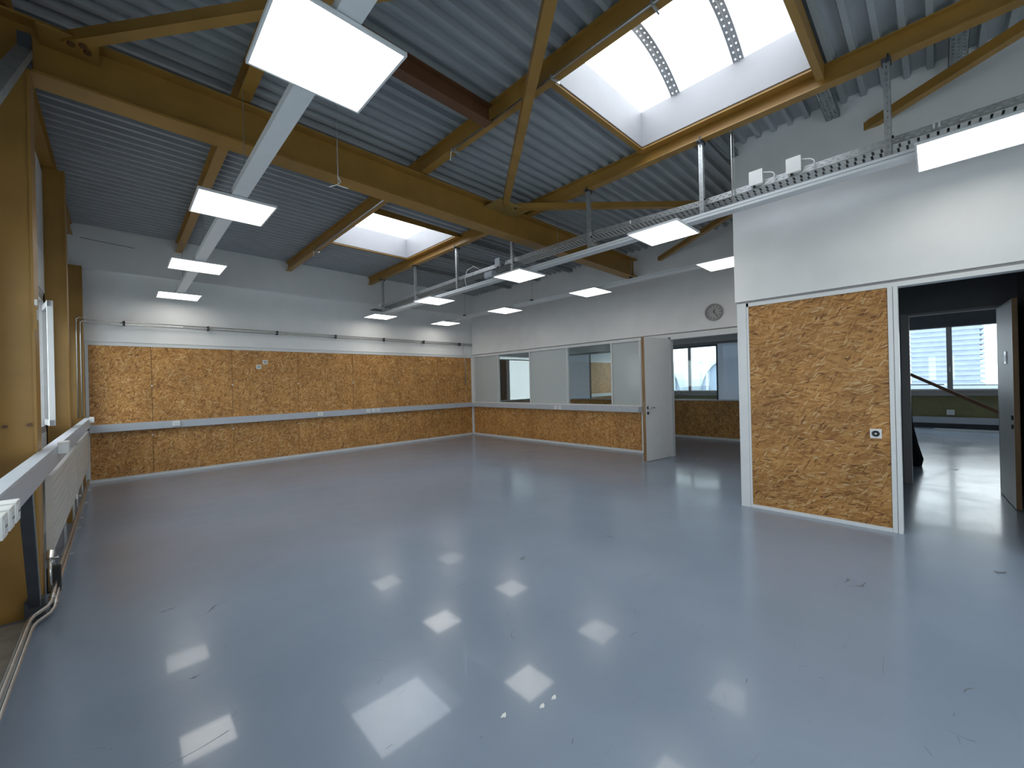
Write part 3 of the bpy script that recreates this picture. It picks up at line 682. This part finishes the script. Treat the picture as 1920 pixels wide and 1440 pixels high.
obj('rod', MB().tube([(4.60, 1.43, 3.28), (4.60, 1.43, 4.16)], .006, 8), M['steel'], ro)
obj('rod_nut', MB().cyl((4.60, 1.43, 4.06), (4.60, 1.43, 4.10), .014, 6), M['galv'], ro)

# ------------------------------------------------------------------ tray hangers and cable tray
HY = [.24, 1.72, 3.19, 4.67, 6.15, 7.63, 9.11]
zb = lambda y: 3.405+(.0 if y < 1.7 else min(.075, (y-1.7)*.05))-(0 if y < 7 else (y-7)*.02)
hl = ['in front of the white upper partition wall', 'left of the partition corner', 'halfway between the beam and the partition', 'behind the deep beam, above a lamp', 'second behind the beam', 'third behind the beam', 'closest to the far wall']
hx = 4.575
h0 = None
for i, y in enumerate(HY):
    if h0 is None:
        r = thing('tray_hanger', (hx, y, 3.28), 'perforated steel hanger of the cable tray, '+hl[i], 'hanger', 'perforated steel hangers of the cable tray')
        zt = PZ(4.56)
        obj('hanger_post', MB().perf((hx-.022, y-.022, 3.285), (0, 0, 1), (1, 0, 0), (0, 1, 0), zt-3.285, .044, .003, .05, .03, [(.017, .027)])
            .perf((hx-.022, y-.022, 3.285), (0, 0, 1), (0, 1, 0), (1, 0, 0), zt-3.285, .044, .003, .05, .03, [(.017, .027)])
            .perf((hx+.019, y-.022, 3.285), (0, 0, 1), (0, 1, 0), (1, 0, 0), zt-3.285, .044, .003, .05, .03, [(.017, .027)]), M['galv'], r)
        obj('clamp', MB().box(hx-.07, hx+.06, y-.03, y+.03, zt-.012, zt-.001).box(hx-.065, hx-.05, y-.02, y-.005, zt-.03, zt+.03).box(hx+.04, hx+.055, y-.02, y-.005, zt-.03, zt+.03), M['dark'], r)
        obj('bracket_arm', MB().box(hx+.025, 4.93, y-.015, y+.015, 3.365, 3.385).quad((hx+.025, y, 3.365), (4.93, y, 3.365), (hx+.025, y, 3.30)), M['galv'], r)
        obj('bolt', MB().cyl((hx, y-.022, 3.44), (hx, y-.034, 3.44), .012, 6), M['black'], r)
        h0 = r
    else: copy_tree(h0, (hx, y, 3.28), 'perforated steel hanger of the cable tray, '+hl[i])
tr = thing('cable_tray', (4.77, 4, 3.4), 'long perforated galvanised cable tray hung beside the purlin', 'cable tray')
xa, xb = 4.645, 4.875
ends = [-2.9]+HY+[9.35]
for a, b in zip(ends[:-1], ends[1:]):
    u = Vector((0, b-a, zb(b)-zb(a))); L = u.length; u.normalize(); o = Vector((xa, a, zb(a)))
    up = Vector((0, 0, 1))
    obj('tray_side', MB().perf(o, u, up, (1, 0, 0), L, .062, .002, .06, .024, [(.020, .027), (.042, .047)]), M['galv'], tr)
    obj('tray_side', MB().perf(o+Vector((xb-xa, 0, 0)), u, up, (1, 0, 0), L, .062, .002, .06, .024, [(.020, .027), (.042, .047)]), M['galvd'], tr)
    mb = MB().obox(o, u, (1, 0, 0), up, 0, L, 0, .022, 0, .002).obox(o, u, (1, 0, 0), up, 0, L, xb-xa-.022, xb-xa, 0, .002)
    n = int(L/.055)
    for k in range(n):
        s_ = L*k/n
        mb.obox(o, u, (1, 0, 0), up, s_, s_+.040, .022, .105, 0, .002); mb.obox(o, u, (1, 0, 0), up, s_+.012, s_+.052, .105, xb-xa-.022, 0, .002)
    obj('tray_bottom', mb, M['galv'] if b < 5 else M['galvd'], tr)
cb_ = MB()
for k, xx in enumerate((4.69, 4.715, 4.74, 4.80, 4.83)):
    cb_.tube([(xx+.008*math.sin(j*1.7+k), ends[0]+(9.3-ends[0])*j/24, zb(ends[0]+(9.3-ends[0])*j/24)+.010+.003*(k % 2)) for j in range(25)], .007, 6)
obj('cables', cb_, M['black'], tr, smooth=True)
for x0 in ((4.60),): pass
for yv in (2.62, -.02, -.05):
    obj('cable_tie', B(xa-.006, xa-.001, yv-.006, yv+.006, zb(yv)+.02, zb(yv)+.06), M['socket'], tr)
te = obj('tray_end', MB().box(4.47, xb+.02, 9.35, 9.62, 3.40, 3.405), M['dark'], tr)

def jbox(y, z, lab, dark=False, w=.115, h=.135, cable=True):
    r = thing('junction_box', (4.61, y, z), lab, 'junction box'); m = M['socket'] if not dark else M['duct']
    obj('box_body', B(4.590, 4.643, y-w/2, y+w/2, z, z+h), m, r, bevel=.006)
    obj('box_lid', B(4.584, 4.591, y-w/2-.003, y+w/2+.003, z-.003, z+h+.003), m, r, bevel=.003)
    if cable:
        c = Vector((4.61, y-w/2, z+.05))
        obj('cable_loop', MB().tube([c+Vector((0, 0, .055))]+[c+Vector((0, -.10*math.sin(t), .055*math.cos(t)-.01)) for t in [math.pi*k/10 for k in range(1, 10)]]+[c+Vector((.02, .02, -.07))], .0055, 7), M['black'] if dark else M['socket'], r, smooth=True)
    obj('box_gland', MB().cyl((4.615, y+.02, z), (4.615, y+.02, z-.018), .012, 10), M['black'], r)
jbox(1.21, 3.425, 'white junction box on the tray, left one of the pair by the partition')
jbox(.895, 3.425, 'white junction box on the tray, right one of the pair by the partition')
jbox(5.05, 3.475, 'grey junction box with black cable loops on the tray behind the beam', True)
jb = thing('terminal_box', (4.56, 5.2, 3.31), 'small grey rectangular box above the lamp track behind the beam', 'terminal box')
obj('box_body', B(4.52, 4.60, 5.10, 5.31, 3.31, 3.41), M['duct'], jb, bevel=.004)
obj('box_lid', B(4.512, 4.52, 5.11, 5.30, 3.32, 3.40), M['duct'], jb)
jb = thing('sensor_box', (4.56, 9.15, 3.38), 'round grey sensor at the far end of the cable tray', 'sensor')
obj('sensor_body', MB().cyl((4.50, 9.16, 3.46), (4.54, 9.16, 3.46), .035, 16), M['socket'], jb)
obj('sensor_stem', MB().cyl((4.54, 9.16, 3.46), (4.58, 9.16, 3.46), .012, 8), M['galvd'], jb)
lc = thing('loose_cable', (4.6, 5.9, 3.28), 'white cable looping from the lamp track over the tray edge', 'cable')
obj('cable', MB().tube([(4.55, 5.85, 3.28), (4.56, 5.90, 3.42), (4.58, 5.86, 3.58), (4.62, 5.72, 3.63), (4.66, 5.60, 3.56), (4.68, 5.58, 3.49)], .006, 7), M['socket'], lc, smooth=True)
dw = thing('dangling_wire', (1.17, 2.98, 2.95), 'thin wire with a forked loose end hanging from the brown beam', 'wire')
obj('wire', MB().tube([(1.17, 2.98, 4.06), (1.17, 2.98, 2.99)], .0035, 6), M['galv'], dw)
obj('wire_hook', MB().tube([(1.17, 2.98, 3.03), (1.185, 2.97, 3.0), (1.165, 2.98, 2.975)], .005, 6).tube([(1.17, 2.98, 2.975), (1.11, 2.99, 2.945)], .003, 5).tube([(1.17, 2.98, 2.97), (1.24, 2.97, 2.965)], .003, 5), M['galv'], dw)

# ------------------------------------------------------------------ cable ducts and sockets
def duct(name_lab, body, cover):
    r = thing('cable_duct', body[0], name_lab, 'cable duct'); obj('duct_body', B(*body[1]), M['duct'], r, bevel=.003)
    obj('duct_cover', B(*cover), M['duct'], r); return r
duct('grey cable duct along the far board wall', ((3.7, F-.06, .851), (-.36, W-.13, F-.128, F-.001, .851, .981)), (-.36, W-.14, F-.132, F-.128, .858, .974))
duct('grey cable duct below the glass screen on the right wall', ((W-.06, 7, .851), (W-.128, W-.001, 4.27, F-.001, .851, .965)), (W-.132, W-.128, 4.275, F-.135, .858, .958))
rd = thing('cable_duct', (-.37, 4, .98), 'long aluminium cable duct along the left wall above the radiators', 'cable duct')
obj('duct_body', B(-.403, -.337, YB+.05, 9.84, .98, 1.12), M['duct'], rd, bevel=.003)
obj('duct_cover', B(-.337, -.334, YB+.06, 9.83, .99, 1.11), M['duct'], rd)

def socket_at(pos, n, w, h, d, lab, group, kind='socket', rnd=True):
    pos = Vector(pos); n = Vector(n); u = Vector((0, 0, 1)).cross(n).normalized(); z = Vector((0, 0, 1))
    r = thing('wall_'+kind, tuple(pos), lab, kind, group)
    obj('socket_body', MB().obox(pos, u, z, n, -w/2, w/2, -h/2, h/2, 0, d), M['socket'], r, bevel=.003)
    if rnd:
        obj('socket_insert', MB().obox(pos, u, z, n, -w*.3, w*.3, -h*.3, h*.3, d, d+.002), M['lampw'], r)
        for s_ in (-.12, .12): obj('socket_hole', MB().cyl(pos+u*w*s_+n*(d+.002), pos+u*w*s_+n*(d+.003), .004, 8), M['black'], r)
    return r
for x, lb in ((.756, 'single white socket on the far duct near the left end'), (3.302, 'single white socket in the middle of the far duct'), (4.438, 'left one of three white sockets on the far duct'), (4.563, 'middle one of three white sockets on the far duct'), (4.688, 'right one of three white sockets on the far duct')):
    socket_at((x, F-.132, .925), (0, -1, 0), .095 if x > 4 else .11, .085, .04, lb, 'white sockets on the far cable duct')
for y, lb in ((6.49, 'left one of two white sockets on the duct under the glass'), (6.355, 'right one of two white sockets on the duct under the glass')):
    socket_at((W-.132, y, .905), (-1, 0, 0), .085, .09, .015, lb, 'white sockets on the right cable duct')
for y, lb in ((2.135, 'nearest of three white sockets on the left duct, at the picture edge'), (2.26, 'middle of three white sockets on the left duct'), (2.38, 'farthest of three white sockets on the left duct')):
    socket_at((-.334, y, 1.074), (1, 0, 0), .086, .078, .058, lb, 'white sockets on the left cable duct')
for y, lb in ((4.62, 'white socket on the left duct above the near end of the radiator'), (9.1, 'white socket at the far end of the left duct')):
    socket_at((-.334, y, 1.105), (1, 0, 0), .16, .085, .055, lb, 'white sockets on the left cable duct')
for x, z, lb in ((2.135, 1.994, 'lower left one of two cream light switches on the board wall'), (2.256, 2.098, 'upper right one of two cream light switches on the board wall')):
    r = socket_at((x, F, z), (0, -1, 0), .09, .085, .012, lb, 'two light switches on the far board wall', 'switch', False)
    obj('switch_rocker', B(x-.028, x+.028, F-.016, F-.012, z-.028, z+.028), M['clockface'], r)
sw = socket_at((P, .418, .935), (-1, 0, 0), .086, .092, .018, 'white socket plate with round black insert on the partition board', None, 'socket', False)
obj('socket_ring', MB().cyl((P-.018, .418, .935), (P-.022, .418, .935), .030, 24), M['black'], sw)
obj('socket_dot', MB().cyl((P-.022, .418, .935), (P-.024, .418, .935), .008, 12), M['socket'], sw)

# ------------------------------------------------------------------ wall clock
ck = thing('wall_clock', (W-.02, 2.785, 2.57), 'round grey wall clock above the open doorway', 'clock')
cy, cz = 2.785, 2.722
def ring(mb, r0, r1, x0, x1, n=48):
    b = len(mb.v)
    for k in range(n):
        t = 2*math.pi*k/n
        for r, x in ((r0, x1), (r1, x1), (r1, x0), (r0, x0)): mb.v.append((x, cy+r*math.cos(t), cz+r*math.sin(t)))
    for k in range(n):
        j = (k+1) % n
        for q in range(4): mb.f.append((b+k*4+q, b+j*4+q, b+j*4+(q+1) % 4, b+k*4+(q+1) % 4))
    return mb
obj('clock_rim', ring(MB(), .132, .152, W-.045, W-.001), M['frame'], ck, smooth=False)
obj('clock_dial', MB().cyl((W-.001, cy, cz), (W-.022, cy, cz), .134, 48), M['clockface'], ck)
for h in range(12):
    t = math.pi/2+2*math.pi*h/12; u = Vector((0, math.cos(t), math.sin(t))); v = Vector((0, -math.sin(t), math.cos(t)))
    obj('hour_mark', MB().obox((W-.024, cy, cz), u, v, (1, 0, 0), .095, .120, -.004, .004, 0, .002), M['black'], ck)
def hand(name, deg, l0, l1, w, x):
    t = math.pi/2+R(deg); u = Vector((0, math.cos(t), math.sin(t))); v = Vector((0, -math.sin(t), math.cos(t)))
    obj(name, MB().obox((x, cy, cz), u, v, (1, 0, 0), l0, l1, -w, w, 0, .002), M['black'], ck)
# seen from inside the room clockwise runs towards -y
hand('hour_hand', 12, -.015, .062, .006, W-.028); hand('minute_hand', 144, -.025, .105, .0045, W-.031)
obj('hand_hub', MB().cyl((W-.024, cy, cz), (W-.033, cy, cz), .009, 12), M['black'], ck)

# ------------------------------------------------------------------ wall pipes
pg = 'thin metal pipes high on the far wall'
for z, y_, x0_, r_, lb in ((2.755, F-.055, -.475, .009, 'upper thin steel pipe along the far wall, turning down in the left corner'), (2.705, F-.055, -.43, .009, 'lower thin steel pipe along the far wall, turning down in the left corner')):
    r = thing('wall_pipe', (3.7, y_, z), lb, 'pipe', pg)
    obj('pipe', MB().tube([(x0_, 9.60, 1.12), (x0_, 9.60, z-.03), (x0_+.03, 9.60, z)]+[(-.385, 9.60, z), (-.36, 9.63, z), (-.36, y_-.03, z), (-.33, y_, z), (W-.02, y_, z)], r_, 8), M['steel'], r, smooth=True)
    for xx in (.09, 1.28, 2.49, 3.73, 4.95, 6.13, 7.36): obj('pipe_clamp', MB().box(xx-.012, xx+.012, F-.075, F+.02, z-.017, z+.017), M['black'], r)
r = thing('wall_pipe', (4.2, F-.03, 2.73), 'thinnest steel conduit between the two pipes on the far wall', 'pipe', pg)
obj('pipe', MB().tube([(.9, F-.035, 2.732), (W-.02, F-.035, 2.732)], .007, 8), M['steel'], r, smooth=True)
cn = thing('conduit', (7.56, F-.02, 1.5), 'short vertical conduit on the last board panel in the far corner', 'conduit')
obj('conduit_pipe', MB().tube([(7.545, F+.0, 2.68), (7.56, F-.03, 2.68), (7.56, F-.03, 1.50)], .010, 8), M['steel'], cn, smooth=True)
obj('tap_cross', MB().cyl((7.51, F-.03, 1.63), (7.61, F-.03, 1.63), .008, 8), M['galvd'], cn)
obj('clamp', MB().box(7.545, 7.575, F-.04, F, 1.70, 1.72), M['galvd'], cn)
sc_ = thing('slack_line', (0, F-.12, 4.08), 'thin dark wire end at the top left of the far wall', 'wire')
obj('wire', MB().tube([(-.42, F-.125, 4.10), (.25, F-.125, 4.06)], .004, 5), M['black'], sc_)

# ------------------------------------------------------------------ radiators and floor pipes
for y0, y1, lb in ((4.50, 6.93, 'near cream flat panel radiator under the left cable duct'), (7.01, 9.42, 'far cream flat panel radiator in the left corner')):
    r = thing('radiator', (-.38, (y0+y1)/2, .36), lb, 'radiator', 'panel radiators on the left wall')
    obj('radiator_body', B(-.392, -.368, y0, y1, .36, .905), M['clockface'], r)
    n = 9; hh = (.905-.36)/n
    for k in range(n): obj('radiator_bar', B(-.368, -.357, y0+.004, y1-.004, .36+k*hh+.014, .36+(k+1)*hh), M['rad'], r)
    obj('radiator_top', B(-.398, -.352, y0-.002, y1+.002, .905, .915), M['rad'], r)
    obj('radiator_side', B(-.396, -.356, y0-.006, y0, .355, .915), M['rad'], r)
    for yy in (y0+.25, (y0+y1)/2, y1-.2):
        obj('foot_bracket', MB().box(-.42, -.33, yy-.01, yy+.01, .0, .006).box(-.39, -.375, yy-.01, yy+.01, .006, .36), M['galv'], r)
    obj('valve', MB().cyl((-.378, y0+.05, .36), (-.378, y0+.05, .27), .016, 12).cyl((-.40, y0+.05, .30), (-.34, y0+.05, .30), .014, 12), M['steel'], r)
for dz, dx, lb in ((.09, 0, 'upper one of two heating pipes along the left floor edge'), (.045, .012, 'lower one of two heating pipes along the left floor edge')):
    r = thing('heating_pipe', (-.43, 2, 0), lb, 'pipe', 'heating pipes along the left floor edge')
    pts = [(-.425+dx, YB+.1, dz), (-.43+dx, 3.95, dz), (-.42+dx, 4.03, dz), (-.37+dx, 4.14, dz), (-.355+dx, 4.20, dz+.01), (-.355+dx, 4.40, dz+.03), (-.36+dx, 4.60, dz+.05), (-.365, 9.3, dz+.06)]
    obj('pipe', MB().tube(pts, .013, 10), M['steel'], r, smooth=True)
    obj('pipe_collar', MB().cyl((-.355+dx, 4.26, dz+.015), (-.355+dx, 4.29, dz+.02), .018, 12), M['steel'], r)
rv = thing('radiator_valve', (-.375, 4.42, .1), 'riser pipe with valve beside the foot of the left column', 'valve')
obj('riser', MB().tube([(-.375, 4.42, .10), (-.375, 4.42, .33)], .011, 10), M['steel'], rv, smooth=True)
obj('valve_head', MB().cyl((-.375, 4.42, .33), (-.375, 4.47, .37), .020, 12), M['steel'], rv)
obj('cover_plate', B(-.40, -.33, 4.50, 4.56, .06, .24), M['black'], rv)
st = thing('duct_bracket', (-.41, 4.2, 0), 'dark steel strut from the foot of the left column up to the cable duct', 'bracket')
obj('strut', MB().bar((-.43, 4.24, .06), (-.375, 3.44, .985), .05, .06), M['dark'], st)
obj('strut_face', MB().bar((-.403, 4.24, .06), (-.348, 3.44, .985), .004, .058), M['galvd'], st)
obj('foot_plate', B(-.47, -.385, 4.17, 4.265, 0, .14), M['dark'], st)
obj('foot_bolt', MB().cyl((-.36, 4.21, .08), (-.345, 4.21, .08), .018, 8), M['black'], st)
tag(obj('floor_plate', B(-.60, -.46, 3.2, 4.2, 0, .012), M['plate']), 'worn beige strip on the floor at the foot of the left column', 'strip')

# ------------------------------------------------------------------ floor litter
for n, (x, y, lb) in enumerate(((1.396, 1.295, 'larger white scrap on the floor beside the lamp reflection'), (1.474, 1.29, 'smaller white scrap on the floor beside the lamp reflection'), (1.234, 1.383, 'single tiny white speck on the floor left of the lamp reflection'))):
    mb = MB(); p = [(x+.016*math.cos(a)*(1.5 if k % 2 else .6), y+.008*math.sin(a)*(1.4 if k % 3 else .7)) for k, a in enumerate([2*math.pi*i/7 for i in range(7)])]
    mb.v = [(a, b, .0015) for a, b in p]+[(a, b, .003) for a, b in p]; mb.f = [tuple(range(7))[::-1], tuple(range(7, 14))]+[(i, (i+1) % 7, 7+(i+1) % 7, 7+i) for i in range(7)]
    for v_ in range(7): mb.v[v_] = (mb.v[v_][0], mb.v[v_][1], 0)
    tag(obj('paper_scrap', mb, M['socket']), lb, 'scrap')

# ------------------------------------------------------------------ back room contents
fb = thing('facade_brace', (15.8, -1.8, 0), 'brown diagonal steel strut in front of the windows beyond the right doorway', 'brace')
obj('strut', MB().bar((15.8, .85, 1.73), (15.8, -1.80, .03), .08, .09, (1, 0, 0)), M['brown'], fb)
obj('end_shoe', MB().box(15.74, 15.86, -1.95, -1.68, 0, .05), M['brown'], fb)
fr = thing('facade_rail', (XF-.1, 0, .12), 'long grey service duct along the foot of the olive parapet', 'duct')
obj('duct_body', B(XF-.14, XF-.01, YB+.1, F-.1, .13, .30), M['duct'], fr)
obj('duct_dark_foot', B(XF-.10, XF-.02, YB+.1, F-.1, 0, .13), M['dark'], fr)  # dark base strip between duct and floor
ws = thing('wall_socket', (XF-.01, -.27, .40), 'bright white socket box low on the olive parapet', 'socket')
obj('socket_body', B(XF-.05, XF-.001, -.33, -.18, .36, .50), M['socket'], ws); obj('socket_lid', B(XF-.055, XF-.05, -.32, -.19, .37, .49), M['lampw'], ws)
lp = thing('loose_profile', (15.7, -.55, 0), 'long white metal profile lying on the floor of the room beyond', 'profile')
obj('profile_base', B(15.62, 15.70, -1.5, .06, 0, .03), M['socket'], lp); obj('profile_lip', B(15.62, 15.63, -1.5, .06, .03, .06), M['socket'], lp)
# draped black cloth behind the dark door post
cl = MB(); n = 14; lev = [(0.02, .20), (.12, .215), (.35, .17), (.7, .13), (1.1, .10), (1.35, .075), (1.5, .03)]
for z, rr in lev:
    for k in range(n):
        t = 2*math.pi*k/n; q = rr*(1+.12*math.sin(3*t+z*4)+.06*math.sin(7*t))
        cl.v.append((9.45+q*math.cos(t), .40+q*math.sin(t), z-(.02 if z < .05 and k % 2 else 0)))
for i in range(len(lev)-1):
    for k in range(n): cl.f.append((i*n+k, i*n+(k+1) % n, (i+1)*n+(k+1) % n, (i+1)*n+k))
cl.f.append(tuple(range(n))[::-1]); cl.f.append(tuple((len(lev)-1)*n+k for k in range(n)))
tag(obj('black_cloth_cover', cl, M['cloth'], smooth=True), 'black cloth covered object standing just behind the right doorway post', 'cover')

# ------------------------------------------------------------------ outside
struct('ground', B(-150, 520, -220, 260, -14.2, -14), M['ground'])
def tower(x, y, wx, wy, floors, z0, lab, name='office_tower'):
    r = thing(name, (x, y, z0), lab, 'building')
    H = floors*3.2
    obj('tower_core', B(x-wx/2+.4, x+wx/2-.4, y-wy/2+.4, y+wy/2-.4, z0, z0+H), M['bldd'], r)
    for k in range(floors): obj('floor_slab', B(x-wx/2, x+wx/2, y-wy/2-(1.6 if floors > 9 else 0), y+wy/2, z0+k*3.2+1.5, z0+k*3.2+3.2), M['bld'], r)
tower(400, -3.7, 30, 31.5, 21, -14, 'pale blue high rise with banded floors beyond the right doorway windows')
tower(150, 2.0, 14, 7.5, 4, -14, 'lower pale block in front of the high rise', 'office_block')
tower(140, -6.2, 10, 8.0, 4, -14, 'low white block at the right of the high rise', 'office_block')
def vault(x, y0, y1, z0, h, lab):
    r = thing('vaulted_hall', (x, (y0+y1)/2, z0), lab, 'building'); n = 14; yc, hw = (y0+y1)/2, (y1-y0)/2
    mb = MB(); p = [(yc+hw*math.cos(math.pi*k/n), z0+6+h*math.sin(math.pi*k/n)) for k in range(n+1)]
    for a, b in zip(p[:-1], p[1:]): mb.quad((x, a[0], a[1]), (x, b[0], b[1]), (x+14, b[0], b[1]), (x+14, a[0], a[1]))
    obj('vault_roof', mb, M['bldw'], r)
    mb = MB(); mb.v = [(x+.3, a, b) for a, b in p]; mb.f = [tuple(range(n+1))]; obj('gable_glass', mb, M['bldd'], r)
    obj('hall_wall', B(x, x+14, y0, y1, z0, z0+6), M['bld'], r)
    for k in (3, 6, 8, 11): obj('gable_post', B(x+.05, x+.3, p[k][0]-.12, p[k][0]+.12, z0+6, p[k][1]), M['bldw'], r)
vault(46, 11.3, 18.0, -6.2, 4.0, 'pale vaulted hall, the left one outside the windows beyond the open door')
vault(46, 20.2, 27.0, -6.2, 4.0, 'pale vaulted hall, the outermost one outside the left pane')
gb = thing('hip_roofed_house', (81, 31, -14), 'pale hip roofed building behind the vaulted halls', 'building')
obj('house_body', B(75, 87, 27.5, 34.5, -14, 3.2), M['bld'], gb)
mb = MB(); mb.v = [(74.6, 27.1, 3.2), (74.6, 34.9, 3.2), (87.4, 34.9, 3.2), (87.4, 27.1, 3.2), (77.5, 28.8, 5.0), (77.5, 33.2, 5.0), (84.5, 33.2, 5.0), (84.5, 28.8, 5.0)]; mb.f = [(0, 1, 5, 4), (1, 2, 6, 5), (2, 3, 7, 6), (3, 0, 4, 7), (4, 5, 6, 7), (0, 3, 2, 1)]
obj('house_roof', mb, M['bldd'], gb)
